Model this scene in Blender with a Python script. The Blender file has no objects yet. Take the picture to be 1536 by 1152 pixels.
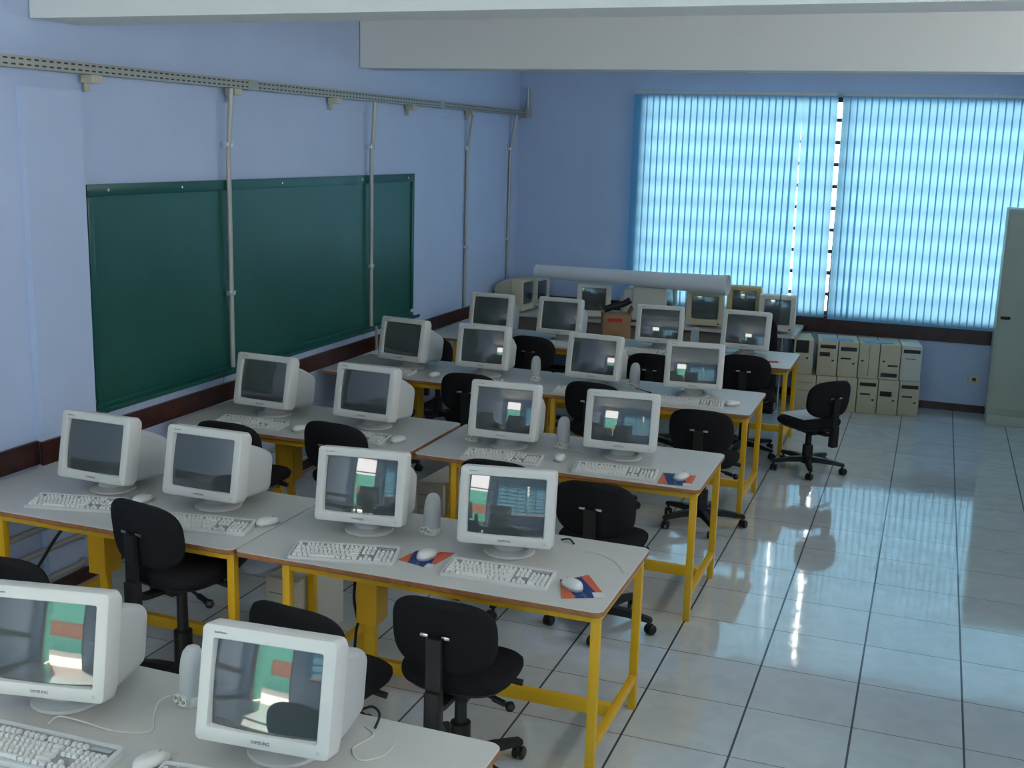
import bpy, bmesh, math, random
from mathutils import Vector, Matrix
random.seed(7)
PI = math.pi
SC = bpy.context.scene
COL = SC.collection

# ------------------------------------------------------------------ materials
def mat(name, color, rough=0.5, spec=0.5, metal=0.0, bump=0.0, bscale=200.0, coat=0.0, vary=0.0, vscale=8.0):
    m = bpy.data.materials.new(name); m.use_nodes = True
    nt = m.node_tree; b = nt.nodes['Principled BSDF']
    b.inputs['Base Color'].default_value = (*color, 1)
    b.inputs['Roughness'].default_value = rough
    b.inputs['Specular IOR Level'].default_value = spec
    b.inputs['Metallic'].default_value = metal
    b.inputs['Coat Weight'].default_value = coat
    tc = nt.nodes.new('ShaderNodeTexCoord')
    if bump > 0:
        n = nt.nodes.new('ShaderNodeTexNoise'); n.inputs['Scale'].default_value = bscale
        n.inputs['Detail'].default_value = 3
        nt.links.new(tc.outputs['Object'], n.inputs['Vector'])
        bp = nt.nodes.new('ShaderNodeBump'); bp.inputs['Strength'].default_value = bump
        bp.inputs['Distance'].default_value = 0.01
        nt.links.new(n.outputs['Fac'], bp.inputs['Height'])
        nt.links.new(bp.outputs['Normal'], b.inputs['Normal'])
    if vary > 0:
        n2 = nt.nodes.new('ShaderNodeTexNoise'); n2.inputs['Scale'].default_value = vscale
        n2.inputs['Detail'].default_value = 4
        nt.links.new(tc.outputs['Object'], n2.inputs['Vector'])
        r = nt.nodes.new('ShaderNodeValToRGB')
        r.color_ramp.elements[0].position = 0.3; r.color_ramp.elements[1].position = 0.7
        r.color_ramp.elements[0].color = (*[c * (1 - vary) for c in color], 1)
        r.color_ramp.elements[1].color = (*[min(1, c * (1 + vary)) for c in color], 1)
        nt.links.new(n2.outputs['Fac'], r.inputs['Fac'])
        nt.links.new(r.outputs['Color'], b.inputs['Base Color'])
    return m

M = {}
M['wall'] = mat('wall_paint', (0.46, 0.545, 0.74), 0.55, 0.35, bump=0.05, bscale=60, vary=0.03, vscale=2)
M['white_paint'] = mat('white_paint', (0.80, 0.79, 0.77), 0.8, 0.2, bump=0.04, bscale=50)
M['dark_wood'] = mat('dark_wood', (0.052, 0.017, 0.013), 0.35, 0.4, vary=0.35, vscale=12)
M['tray_metal'] = mat('tray_metal', (0.36, 0.37, 0.33), 0.45, 0.5, metal=0.3)
def slotted_material():
    m = mat('tray_slotted', (0.36, 0.37, 0.33), 0.45, 0.5, metal=0.3)
    nt = m.node_tree; b = nt.nodes['Principled BSDF']; L = nt.links.new
    tc = nt.nodes.new('ShaderNodeTexCoord'); s = nt.nodes.new('ShaderNodeSeparateXYZ'); L(tc.outputs['Object'], s.inputs[0])
    def op(o, a, b_):
        n = nt.nodes.new('ShaderNodeMath'); n.operation = o
        for i, v in enumerate((a, b_)):
            if isinstance(v, (int, float)): n.inputs[i].default_value = v
            elif v is not None: L(v, n.inputs[i])
        return n.outputs[0]
    y = op('LESS_THAN', op('FRACT', op('DIVIDE', op('ADD', s.outputs[1], 20.0), 0.052), None), 0.58)
    z = op('MAXIMUM', op('LESS_THAN', op('ABSOLUTE', op('SUBTRACT', s.outputs[2], 2.798), None), 0.0042), op('LESS_THAN', op('ABSOLUTE', op('SUBTRACT', s.outputs[2], 2.825), None), 0.0042))
    x = op('GREATER_THAN', s.outputs[0], 0.0965)
    k = op('MULTIPLY', op('MULTIPLY', y, z), x)
    mx = nt.nodes.new('ShaderNodeMix'); mx.data_type = 'RGBA'; L(k, mx.inputs[0]); mx.inputs[6].default_value = (0.36, 0.37, 0.33, 1); mx.inputs[7].default_value = (0.04, 0.03, 0.025, 1)
    L(mx.outputs[2], b.inputs['Base Color']); return m
M['tray_slotted'] = slotted_material()
M['conduit'] = mat('conduit_metal', (0.42, 0.41, 0.39), 0.42, 0.5, metal=0.35)
M['clamp'] = mat('clamp_metal', (0.7, 0.7, 0.7), 0.25, 0.5, metal=0.8)
M['hole'] = mat('dark_slot', (0.03, 0.025, 0.02), 0.9, 0.1)
M['box_beige'] = mat('box_beige', (0.50, 0.46, 0.37), 0.5, 0.4)
M['yellow'] = mat('yellow_enamel', (0.75, 0.42, 0.008), 0.38, 0.5, vary=0.05, vscale=5)
M['top_white'] = mat('table_laminate', (0.55, 0.54, 0.51), 0.38, 0.4, bump=0.03, bscale=350, vary=0.04, vscale=3)
M['edge_brown'] = mat('table_edge', (0.34, 0.145, 0.055), 0.5, 0.3, vary=0.2, vscale=15)
M['bezel'] = mat('monitor_shell_pale', (0.66, 0.645, 0.61), 0.5, 0.4, bump=0.02, bscale=500)
M['shell'] = mat('monitor_shell_rear', (0.53, 0.53, 0.52), 0.55, 0.4, bump=0.02, bscale=500)
M['screen'] = mat('crt_glass', (0.062, 0.076, 0.078), 0.04, 0.9, coat=0.6)
M['screen'].node_tree.nodes['Principled BSDF'].inputs['Coat Roughness'].default_value = 0.02
M['logo'] = mat('logo_grey', (0.12, 0.12, 0.15), 0.5)
M['key'] = mat('key_plastic', (0.70, 0.69, 0.66), 0.5, 0.4)
M['kb'] = mat('keyboard_plastic', (0.58, 0.59, 0.58), 0.5, 0.4)
M['kb_recess'] = mat('keyboard_recess', (0.30, 0.30, 0.30), 0.6, 0.2)
M['mouse'] = mat('mouse_plastic', (0.68, 0.67, 0.63), 0.4, 0.5)
M['mouse_grey'] = mat('mouse_grey', (0.40, 0.41, 0.44), 0.45, 0.4)
M['grille'] = mat('speaker_cloth', (0.52, 0.53, 0.54), 0.9, 0.1, bump=0.3, bscale=900)
M['sp_base'] = mat('speaker_base', (0.78, 0.76, 0.70), 0.45, 0.4)
M['knob'] = mat('speaker_knob', (0.45, 0.44, 0.42), 0.45, 0.4)
M['fabric'] = mat('black_fabric', (0.014, 0.014, 0.016), 0.95, 0.15, bump=0.3, bscale=600)
M['black'] = mat('black_plastic', (0.012, 0.012, 0.013), 0.42, 0.4)
M['steel'] = mat('steel', (0.6, 0.6, 0.6), 0.25, 0.5, metal=1.0)
M['rubber'] = mat('black_cable', (0.012, 0.012, 0.012), 0.5, 0.3)
M['white_cable'] = mat('white_cable', (0.66, 0.64, 0.58), 0.5, 0.3)
M['beige'] = mat('aged_beige', (0.58, 0.52, 0.36), 0.5, 0.4, vary=0.05, vscale=5)
M['beige_pale'] = mat('pale_beige', (0.64, 0.62, 0.54), 0.5, 0.4)
M['beige_yellow'] = mat('yellowed_beige', (0.52, 0.41, 0.17), 0.5, 0.4)
M['bay'] = mat('dark_bay', (0.025, 0.023, 0.022), 0.4, 0.4)
M['cabinet'] = mat('cabinet_enamel', (0.43, 0.46, 0.38), 0.45, 0.4, vary=0.03, vscale=4)
M['paper'] = mat('paper', (0.74, 0.74, 0.76), 0.75, 0.2)
M['carton'] = mat('carton', (0.36, 0.21, 0.12), 0.85, 0.1, vary=0.1, vscale=10)
M['red'] = mat('red_print', (0.5, 0.05, 0.04), 0.7, 0.2)
M['pad_white'] = mat('pad_back', (0.6, 0.6, 0.62), 0.6)
M['panel_brown'] = mat('modesty_panel', (0.20, 0.165, 0.14), 0.6, 0.2)
M['frame_dark'] = mat('window_frame_green', (0.012, 0.045, 0.045), 0.4, 0.4)
M['teal'] = mat('teal_outer_wall', (0.12, 0.42, 0.33), 0.8, 0.2)
M['outside'] = mat('pale_paving', (0.75, 0.70, 0.62), 0.8, 0.2)
M['brick'] = mat('brick_red', (0.36, 0.17, 0.11), 0.85, 0.1, vary=0.25, vscale=14)
M['rail_white'] = mat('headrail', (0.62, 0.66, 0.68), 0.4, 0.4)
M['plate'] = mat('outlet_plate', (0.60, 0.55, 0.42), 0.5)
M['folder'] = mat('blue_grey_card', (0.20, 0.30, 0.45), 0.6)

def chalkboard_material():
    m = mat('chalkboard_green', (0.004, 0.085, 0.066), 0.34, 0.6)
    nt = m.node_tree; b = nt.nodes['Principled BSDF']
    tc = nt.nodes.new('ShaderNodeTexCoord')
    n = nt.nodes.new('ShaderNodeTexNoise'); n.inputs['Scale'].default_value = 1.3; n.inputs['Detail'].default_value = 6
    n.inputs['Roughness'].default_value = 0.65
    nt.links.new(tc.outputs['Object'], n.inputs['Vector'])
    r = nt.nodes.new('ShaderNodeValToRGB')
    r.color_ramp.elements[0].position = 0.38; r.color_ramp.elements[1].position = 0.8
    r.color_ramp.elements[0].color = (0.004, 0.070, 0.052, 1); r.color_ramp.elements[1].color = (0.008, 0.095, 0.075, 1)
    nt.links.new(n.outputs['Fac'], r.inputs['Fac']); nt.links.new(r.outputs['Color'], b.inputs['Base Color'])
    return m
M['board'] = chalkboard_material()
M['board_frame'] = mat('chalkboard_frame', (0.006, 0.075, 0.062), 0.3, 0.5)

def floor_material():
    TX, TY, T = 3.7735, -3.3854, 0.4646
    m = bpy.data.materials.new('floor_tiles'); m.use_nodes = True
    nt = m.node_tree; b = nt.nodes['Principled BSDF']; L = nt.links.new
    N = nt.nodes.new
    g = N('ShaderNodeNewGeometry'); s = N('ShaderNodeSeparateXYZ'); L(g.outputs['Position'], s.inputs[0])
    def math_(op, a, bb=None):
        n = N('ShaderNodeMath'); n.operation = op
        for i, v in enumerate((a, bb)):
            if v is None: continue
            if isinstance(v, (int, float)): n.inputs[i].default_value = v
            else: L(v, n.inputs[i])
        return n.outputs[0]
    def grid(sock, off):
        u = math_('DIVIDE', math_('SUBTRACT', sock, off), T)
        fl = math_('FLOOR', math_('ADD', u, 0.5))
        d = math_('MULTIPLY', math_('ABSOLUTE', math_('SUBTRACT', u, fl)), T)
        return d, math_('FLOOR', u)
    dx, ix = grid(s.outputs[0], TX); dy, iy = grid(s.outputs[1], TY)
    lx = math_('LESS_THAN', dx, 0.0048); ly = math_('LESS_THAN', dy, 0.0030)
    cmb = N('ShaderNodeCombineXYZ'); L(ix, cmb.inputs[0]); L(iy, cmb.inputs[1])
    wn = N('ShaderNodeTexWhiteNoise'); wn.noise_dimensions = '2D'; L(cmb.outputs[0], wn.inputs['Vector'])
    nz = N('ShaderNodeTexNoise'); nz.inputs['Scale'].default_value = 5; nz.inputs['Detail'].default_value = 8
    nz.inputs['Distortion'].default_value = 1.2
    L(g.outputs['Position'], nz.inputs['Vector'])
    ramp = N('ShaderNodeValToRGB'); L(nz.outputs['Fac'], ramp.inputs['Fac'])
    ramp.color_ramp.elements[0].position = 0.35; ramp.color_ramp.elements[0].color = (0.58, 0.62, 0.62, 1)
    ramp.color_ramp.elements[1].position = 0.65; ramp.color_ramp.elements[1].color = (0.65, 0.69, 0.69, 1)
    hs = N('ShaderNodeHueSaturation'); L(ramp.outputs['Color'], hs.inputs['Color'])
    L(math_('ADD', math_('MULTIPLY', wn.outputs['Value'], 0.06), 0.97), hs.inputs['Value'])
    m1 = N('ShaderNodeMix'); m1.data_type = 'RGBA'; L(ly, m1.inputs[0]); L(hs.outputs['Color'], m1.inputs[6])
    m1.inputs[7].default_value = (0.17, 0.125, 0.09, 1)
    m2 = N('ShaderNodeMix'); m2.data_type = 'RGBA'; L(lx, m2.inputs[0]); L(m1.outputs[2], m2.inputs[6])
    m2.inputs[7].default_value = (0.02, 0.02, 0.022, 1)
    L(m2.outputs[2], b.inputs['Base Color'])
    gl = math_('MAXIMUM', lx, ly)
    L(math_('ADD', math_('MULTIPLY', gl, 0.5), 0.07), b.inputs['Roughness'])
    b.inputs['Specular IOR Level'].default_value = 0.9; b.inputs['Coat Weight'].default_value = 0.7; b.inputs['Coat Roughness'].default_value = 0.035
    n3 = N('ShaderNodeTexNoise'); n3.inputs['Scale'].default_value = 9; n3.inputs['Detail'].default_value = 2
    L(g.outputs['Position'], n3.inputs['Vector'])
    bp = N('ShaderNodeBump'); bp.inputs['Strength'].default_value = 0.05; bp.inputs['Distance'].default_value = 0.02
    L(math_('SUBTRACT', n3.outputs['Fac'], math_('MULTIPLY', gl, 0.5)), bp.inputs['Height'])
    L(bp.outputs['Normal'], b.inputs['Normal'])
    return m
M['floor'] = floor_material()

def blind_material(name, col, t):
    m = bpy.data.materials.new(name); m.use_nodes = True
    nt = m.node_tree; nt.nodes.clear(); L = nt.links.new
    out = nt.nodes.new('ShaderNodeOutputMaterial'); add = nt.nodes.new('ShaderNodeAddShader')
    d = nt.nodes.new('ShaderNodeBsdfDiffuse'); tr = nt.nodes.new('ShaderNodeBsdfTranslucent')
    tc = nt.nodes.new('ShaderNodeTexCoord'); mp = nt.nodes.new('ShaderNodeMapping')
    mp.inputs['Scale'].default_value = (40, 40, 400)
    n = nt.nodes.new('ShaderNodeTexNoise'); n.inputs['Scale'].default_value = 1
    L(tc.outputs['Object'], mp.inputs[0]); L(mp.outputs[0], n.inputs['Vector'])
    r = nt.nodes.new('ShaderNodeValToRGB')
    r.color_ramp.elements[0].color = (*[c * t * 0.92 for c in col], 1); r.color_ramp.elements[1].color = (*[c * t * 1.08 for c in col], 1)
    L(n.outputs['Fac'], r.inputs['Fac']); L(r.outputs['Color'], tr.inputs['Color'])
    d.inputs['Color'].default_value = (0.10, 0.28, 0.48, 1)
    L(d.outputs[0], add.inputs[0]); L(tr.outputs[0], add.inputs[1]); L(add.outputs[0], out.inputs['Surface'])
    return m
M['blind'] = blind_material('blue_blind_fabric', (0.40, 0.76, 0.95), 0.285)

def glass_material():
    m = bpy.data.materials.new('window_glass'); m.use_nodes = True
    nt = m.node_tree; nt.nodes.clear(); L = nt.links.new
    out = nt.nodes.new('ShaderNodeOutputMaterial'); mx = nt.nodes.new('ShaderNodeMixShader')
    t = nt.nodes.new('ShaderNodeBsdfTransparent'); g = nt.nodes.new('ShaderNodeBsdfGlossy'); g.inputs['Roughness'].default_value = 0.02
    fr = nt.nodes.new('ShaderNodeFresnel'); fr.inputs['IOR'].default_value = 1.25
    t.inputs['Color'].default_value = (0.95, 0.97, 0.97, 1)
    L(fr.outputs[0], mx.inputs[0]); L(t.outputs[0], mx.inputs[1]); L(g.outputs[0], mx.inputs[2]); L(mx.outputs[0], out.inputs['Surface'])
    return m
M['glass'] = glass_material()

def pad_material():
    m = mat('mouse_pad_print', (0.03, 0.07, 0.2), 0.6, 0.3)
    nt = m.node_tree; b = nt.nodes['Principled BSDF']; L = nt.links.new
    tc = nt.nodes.new('ShaderNodeTexCoord'); s = nt.nodes.new('ShaderNodeSeparateXYZ'); L(tc.outputs['Generated'], s.inputs[0])
    a = nt.nodes.new('ShaderNodeMath'); a.operation = 'MULTIPLY_ADD'; L(s.outputs[1], a.inputs[0]); a.inputs[1].default_value = 0.25
    L(s.outputs[0], a.inputs[2])
    r = nt.nodes.new('ShaderNodeValToRGB'); r.color_ramp.interpolation = 'CONSTANT'
    L(a.outputs[0], r.inputs['Fac'])
    e = r.color_ramp.elements
    e[0].position = 0; e[0].color = (0.55, 0.13, 0.05, 1)
    e[1].position = 0.30; e[1].color = (0.02, 0.05, 0.17, 1)
    for p, c in ((0.50, (0.06, 0.12, 0.26, 1)), (0.58, (0.02, 0.05, 0.17, 1)), (0.86, (0.60, 0.12, 0.06, 1))):
        x = e.new(p); x.color = c
    # white lower corner and pale flecks
    c2 = nt.nodes.new('ShaderNodeMath'); c2.operation = 'LESS_THAN'; L(s.outputs[1], c2.inputs[0]); c2.inputs[1].default_value = 0.22
    c3 = nt.nodes.new('ShaderNodeMath'); c3.operation = 'GREATER_THAN'; L(s.outputs[0], c3.inputs[0]); c3.inputs[1].default_value = 0.72
    c4 = nt.nodes.new('ShaderNodeMath'); c4.operation = 'MULTIPLY'; L(c2.outputs[0], c4.inputs[0]); L(c3.outputs[0], c4.inputs[1])
    mx = nt.nodes.new('ShaderNodeMix'); mx.data_type = 'RGBA'; L(c4.outputs[0], mx.inputs[0]); L(r.outputs['Color'], mx.inputs[6])
    mx.inputs[7].default_value = (0.62, 0.60, 0.62, 1)
    L(mx.outputs[2], b.inputs['Base Color'])
    return m
M['pad'] = pad_material()

# ------------------------------------------------------------------ mesh helpers
class MB:
    """collects shapes into one mesh"""
    def __init__(self): self.v = []; self.f = []; self.mi = []
    def add(self, verts, faces, mi=0, tr=None):
        b = len(self.v)
        self.v += [tuple(tr @ Vector(p)) if tr is not None else tuple(p) for p in verts]
        self.f += [tuple(b + i for i in q) for q in faces]; self.mi += [mi] * len(faces)
        return self
    def box(self, c, s, bev=0.0, mi=0, tr=None, seg=2):
        bm = bmesh.new(); bmesh.ops.create_cube(bm, size=1)
        for v in bm.verts: v.co = Vector((v.co.x * s[0] + c[0], v.co.y * s[1] + c[1], v.co.z * s[2] + c[2]))
        if bev > 0: bmesh.ops.bevel(bm, geom=list(bm.edges), offset=bev, segments=seg, profile=0.6, affect='EDGES')
        bm.verts.index_update()
        self.add([v.co for v in bm.verts], [[v.index for v in f.verts] for f in bm.faces], mi, tr); bm.free(); return self
    def loft(self, rings, cap0=True, cap1=True, mi=0, tr=None, mis=None):
        n = len(rings[0]); vs = [p for r in rings for p in r]; fs = []; ml = []
        for k in range(len(rings) - 1):
            for i in range(n):
                j = (i + 1) % n
                fs.append((k * n + i, k * n + j, (k + 1) * n + j, (k + 1) * n + i)); ml.append(mis[k] if mis else mi)
        if cap0: fs.append(tuple(range(n))[::-1]); ml.append(mis[0] if mis else mi)
        if cap1: fs.append(tuple((len(rings) - 1) * n + i for i in range(n))); ml.append(mis[-1] if mis else mi)
        b = len(self.v)
        self.add(vs, fs, mi, tr); self.mi[-len(fs):] = ml
        return self
    def cyl(self, p0, p1, r0, r1=None, n=20, mi=0, tr=None, caps=True):
        r1 = r0 if r1 is None else r1
        p0, p1 = Vector(p0), Vector(p1); d = (p1 - p0).normalized()
        a = d.orthogonal().normalized(); b = d.cross(a)
        rg = [[p + (a * math.cos(2 * PI * i / n) + b * math.sin(2 * PI * i / n)) * r for i in range(n)] for p, r in ((p0, r0), (p1, r1))]
        return self.loft(rg, caps, caps, mi, tr)
    def lathe(self, prof, n=28, mi=0, tr=None, caps=True):
        rg = [[(r * math.cos(2 * PI * i / n), r * math.sin(2 * PI * i / n), z) for i in range(n)] for r, z in prof]
        return self.loft(rg, caps, caps, mi, tr)
    def tube(self, pts, r, n=8, mi=0, tr=None):
        P = [Vector(p) for p in pts]; rg = []
        prev = None
        for k, p in enumerate(P):
            d = (P[min(k + 1, len(P) - 1)] - P[max(k - 1, 0)]).normalized()
            a = d.orthogonal().normalized() if prev is None else (prev - d * prev.dot(d)).normalized()
            prev = a; b = d.cross(a)
            rg.append([p + (a * math.cos(2 * PI * i / n) + b * math.sin(2 * PI * i / n)) * r for i in range(n)])
        return self.loft(rg, True, True, mi, tr)
    def build(self, name, mats, parent=None, loc=None, smooth=True, angle=35):
        if not isinstance(mats, (list, tuple)): mats = [mats]
        me = bpy.data.meshes.new(name); me.from_pydata(self.v, [], self.f)
        for m in mats: me.materials.append(m)
        me.polygons.foreach_set('material_index', self.mi)
        bm = bmesh.new(); bm.from_mesh(me); bmesh.ops.recalc_face_normals(bm, faces=bm.faces); bm.to_mesh(me); bm.free()
        if smooth:
            me.shade_smooth(); me.set_sharp_from_angle(angle=math.radians(angle))
        me.update()
        o = bpy.data.objects.new(name, me); COL.objects.link(o)
        if parent is not None: o.parent = parent
        if loc is not None: o.location = loc
        return o

def spline(pts, k=6):
    P = [Vector(p) for p in pts]; out = []
    for i in range(len(P) - 1):
        a, b, c, d = P[max(i - 1, 0)], P[i], P[i + 1], P[min(i + 2, len(P) - 1)]
        for j in range(k):
            t = j / k
            out.append(0.5 * ((2 * b) + (c - a) * t + (2 * a - 5 * b + 4 * c - d) * t * t + (3 * b - a - 3 * c + d) * t ** 3))
    out.append(P[-1]); return out

def rrect(w, h, r, n=5):
    """rounded rectangle loop, anticlockwise, centred"""
    out = []
    for cx, cy, a0 in ((w / 2 - r, h / 2 - r, 0), (-w / 2 + r, h / 2 - r, 90), (-w / 2 + r, -h / 2 + r, 180), (w / 2 - r, -h / 2 + r, 270)):
        for i in range(n + 1):
            a = math.radians(a0 + 90 * i / n); out.append((cx + r * math.cos(a), cy + r * math.sin(a)))
    return out
def superell(w, h, e=2.6, n=36):
    out = []
    for i in range(n):
        a = 2 * PI * i / n; c, s = math.cos(a), math.sin(a)
        out.append((w / 2 * math.copysign(abs(c) ** (2 / e), c), h / 2 * math.copysign(abs(s) ** (2 / e), s)))
    return out
def xz(loop, y, dz=0.0, dx=0.0): return [(p[0] + dx, y, p[1] + dz) for p in loop]
def xy(loop, z, dx=0.0, dy=0.0): return [(p[0] + dx, p[1] + dy, z) for p in loop]

def tag(o, label, cat, group=None):
    o['label'] = label; o['category'] = cat
    if group: o['group'] = group
    return o
def thing(name, label=None, cat=None, loc=(0, 0, 0), rz=0.0, group=None):
    o = bpy.data.objects.new(name, None); COL.objects.link(o); o.empty_display_size = 0.1
    o.location = loc; o.rotation_euler = (0, 0, rz)
    if label: tag(o, label, cat, group)
    return o
def struct(o):
    o['kind'] = 'structure'; return o
KIDS = {}
def dup(root):
    """copy of a thing with its parts and sub-parts"""
    def rec(o, parent):
        c = o.copy(); COL.objects.link(c)
        if parent is not None: c.parent = parent
        for ch in list(o.children): rec(ch, c)
        return c
    return rec(root, None)
class Kind:
    """places the prototype itself first, copies of it afterwards"""
    def __init__(self, proto): self.proto = proto; self.used = False
    def put(self, loc, rz, label, cat, group):
        o = self.proto if not self.used else dup(self.src)
        if not self.used: self.used = True; self.src = self.proto
        o.location = loc; o.rotation_euler = (0, 0, rz); tag(o, label, cat, group); return o
def text_mesh(name, body, size, m, parent, loc, rot, align='CENTER', extrude=0.0004):
    cu = bpy.data.curves.new(name + '_curve', 'FONT'); cu.body = body; cu.size = size; cu.align_x = align; cu.align_y = 'CENTER'; cu.extrude = extrude
    t = bpy.data.objects.new(name + '_tmp', cu); COL.objects.link(t)
    dg = bpy.context.evaluated_depsgraph_get()
    me = bpy.data.meshes.new_from_object(t.evaluated_get(dg)); me.materials.clear(); me.materials.append(m)
    bpy.data.objects.remove(t); bpy.data.curves.remove(cu)
    o = bpy.data.objects.new(name, me); COL.objects.link(o); o.parent = parent; o.location = loc; o.rotation_euler = rot
    return o

# ------------------------------------------------------------------ room shell
RX, RY, RZ = 6.4, -14.3, 3.55          # the room: x 0..RX, y RY..0, z 0..RZ
def slab(name, boxes, m, parent=None, bev=0.0):
    b = MB()
    for lo, hi in boxes:
        b.box([(lo[i] + hi[i]) / 2 for i in range(3)], [hi[i] - lo[i] for i in range(3)], bev)
    o = b.build(name, m, parent, smooth=False)
    return struct(o)
slab('floor', [((-0.2, RY - 0.2, -0.2), (RX + 0.2, 0.2, 0))], M['floor'])
slab('ceiling', [((-0.2, RY - 0.2, RZ), (RX + 0.2, 0.2, RZ + 0.2))], M['white_paint'])
# wall beside the chalkboard: field, raised band above, a wide pier and slim dividers
slab('wall_left', [((-0.2, RY, 0), (0.0, 0, RZ)),
                   ((0.0, RY, 2.70), (0.007, -0.001, RZ)),
                   ((0.0, -7.345, 0), (0.040, -6.92, 2.70)),
                   ((0.0, -5.625, 0), (0.005, -5.585, 2.70)), ((0.0, -3.62, 0), (0.005, -3.58, 2.70)),
                   ((0.0, -1.53, 0), (0.005, -1.49, 2.70)), ((0.0, -0.34, 0), (0.010, -0.001, 2.70))], M['wall'])
WX0, WX1, WZ0, WZ1 = 1.36, 6.05, 0.86, 3.02
def wall_with_hole(name, y0, y1, holes):
    xs = sorted({0.0, RX} | {h[0] for h in holes} | {h[1] for h in holes})
    boxes = []
    for a, b in zip(xs, xs[1:]):
        z = 0.0
        for h in sorted([h for h in holes if h[0] <= a and h[1] >= b], key=lambda h: h[2]):
            if h[2] > z: boxes.append(((a, y0, z), (b, y1, h[2])))
            z = h[3]
        boxes.append(((a, y0, z), (b, y1, RZ)))
    return slab(name, boxes, M['wall'])
wall_with_hole('wall_back', 0.0, 0.2, [(WX0, WX1, WZ0, WZ1)])
DX0, DX1, DZ = 0.40, 1.85, 3.30  # opening carried up over the door to let in more daylight
VX0, VX1 = 2.4, 6.05
wall_with_hole('wall_front', RY - 0.2, RY, [(DX0, DX1, 0.0, DZ), (VX0, VX1, 1.0, 3.02)])
CY0, CY1, CZ0, CZ1 = -13.6, -1.8, 2.55, 3.25  # wall opening for the added fill window
slab('wall_right', [((RX, RY, 0), (RX + 0.2, 0, CZ0)), ((RX, RY, CZ1), (RX + 0.2, 0, RZ)), ((RX, RY, CZ0), (RX + 0.2, CY0, CZ1)), ((RX, CY1, CZ0), (RX + 0.2, 0, CZ1))], M['wall'])
def sloped_beam(name, y0, y1, z0, z1):
    b = MB()
    xa, xb = 0.013, RX - 0.001
    vs = [(xa, y0, z0), (xb, y0, z1), (xb, y1, z1), (xa, y1, z0), (xa, y0, RZ - 0.001), (xb, y0, RZ - 0.001), (xb, y1, RZ - 0.001), (xa, y1, RZ - 0.001)]
    b.add(vs, [(0, 1, 2, 3), (4, 5, 6, 7), (0, 1, 5, 4), (1, 2, 6, 5), (2, 3, 7, 6), (3, 0, 4, 7)])
    return struct(b.build(name, M['white_paint'], smooth=False))
sloped_beam('beam_near', -7.235, -6.895, 3.033, 3.065)
sloped_beam('beam_far', -3.707, -3.44, 3.032, 3.032)
slab('trim_1', [((0.001, RY + 0.01, 0.745), (0.022, -7.347, 0.872)), ((0.041, -7.366, 0.745), (0.062, -6.9, 0.872)),
                ((0.011, -6.9, 0.745), (0.030, -0.03, 0.865))], M['dark_wood'])
slab('trim_2', [((0.012, -0.022, 0.685), (RX - 0.01, -0.001, 0.85))], M['dark_wood'])
slab('baseboard_left', [((0.011, -6.9, 0.0), (0.026, -0.03, 0.075)), ((0.041, -7.36, 0), (0.056, -6.9, 0.075)), ((0.001, RY + 0.02, 0), (0.016, -7.36, 0.075))], M['dark_wood'])
slab('baseboard_back', [((0.03, -0.018, 0.0), (RX - 0.02, -0.001, 0.075))], M['dark_wood'])
slab('baseboard_right', [((RX - 0.018, RY + 0.02, 0.0), (RX - 0.001, -0.03, 0.075))], M['dark_wood'])

def window(name, x0, x1, z0, z1, yc, mull, nbar):
    root = thing(name); struct(root)
    b = MB(); t = 0.045
    for lo, hi in (((x0, yc - .03, z0), (x0 + t, yc + .03, z1)), ((x1 - t, yc - .03, z0), (x1, yc + .03, z1)),
                   ((x0, yc - .03, z0), (x1, yc + .03, z0 + t)), ((x0, yc - .03, z1 - t), (x1, yc + .03, z1))):
        b.box([(lo[i] + hi[i]) / 2 for i in range(3)], [hi[i] - lo[i] for i in range(3)])
    for x in mull: b.box((x, yc, (z0 + z1) / 2), (0.05, 0.06, z1 - z0 - 2 * t))
    for k in range(1, nbar):
        z = z0 + (z1 - z0) * k / nbar
        b.box(((x0 + x1) / 2, yc, z), (x1 - x0 - 2 * t, 0.03, 0.038))
    struct(b.build('window_frame', M['frame_dark'], root, smooth=False))
    g = MB().box(((x0 + x1) / 2, yc + 0.012, (z0 + z1) / 2), (x1 - x0 - 0.05, 0.004, z1 - z0 - 0.05))
    struct(g.build('window_pane', M['glass'], root, smooth=False))
window('window_1', WX0, WX1, WZ0, WZ1, 0.012, (3.43,), 10)
window('window_2', VX0, VX1, 1.0, 3.02, RY - 0.08, (3.0, 3.6, 4.2, 4.8, 5.4), 9)
# unseen high strip window on the aisle side, added for fill light
w3 = struct(thing('added_fill_window')); b = MB(); g = MB()
for z in (CZ0 + .02, CZ1 - .02): b.box((RX + .1, (CY0 + CY1) / 2, z), (.06, CY1 - CY0, .04))
for k in range(14):
    y = CY0 + .02 + (CY1 - CY0 - .04) * k / 13; b.box((RX + .1, y, (CZ0 + CZ1) / 2), (.06, .04, CZ1 - CZ0 - .08))
struct(b.build('window_frame', M['frame_dark'], w3, smooth=False))
g.box((RX + .11, (CY0 + CY1) / 2, (CZ0 + CZ1) / 2), (.004, CY1 - CY0 - .04, CZ1 - CZ0 - .04)); struct(g.build('window_pane', M['glass'], w3, smooth=False))
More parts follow.
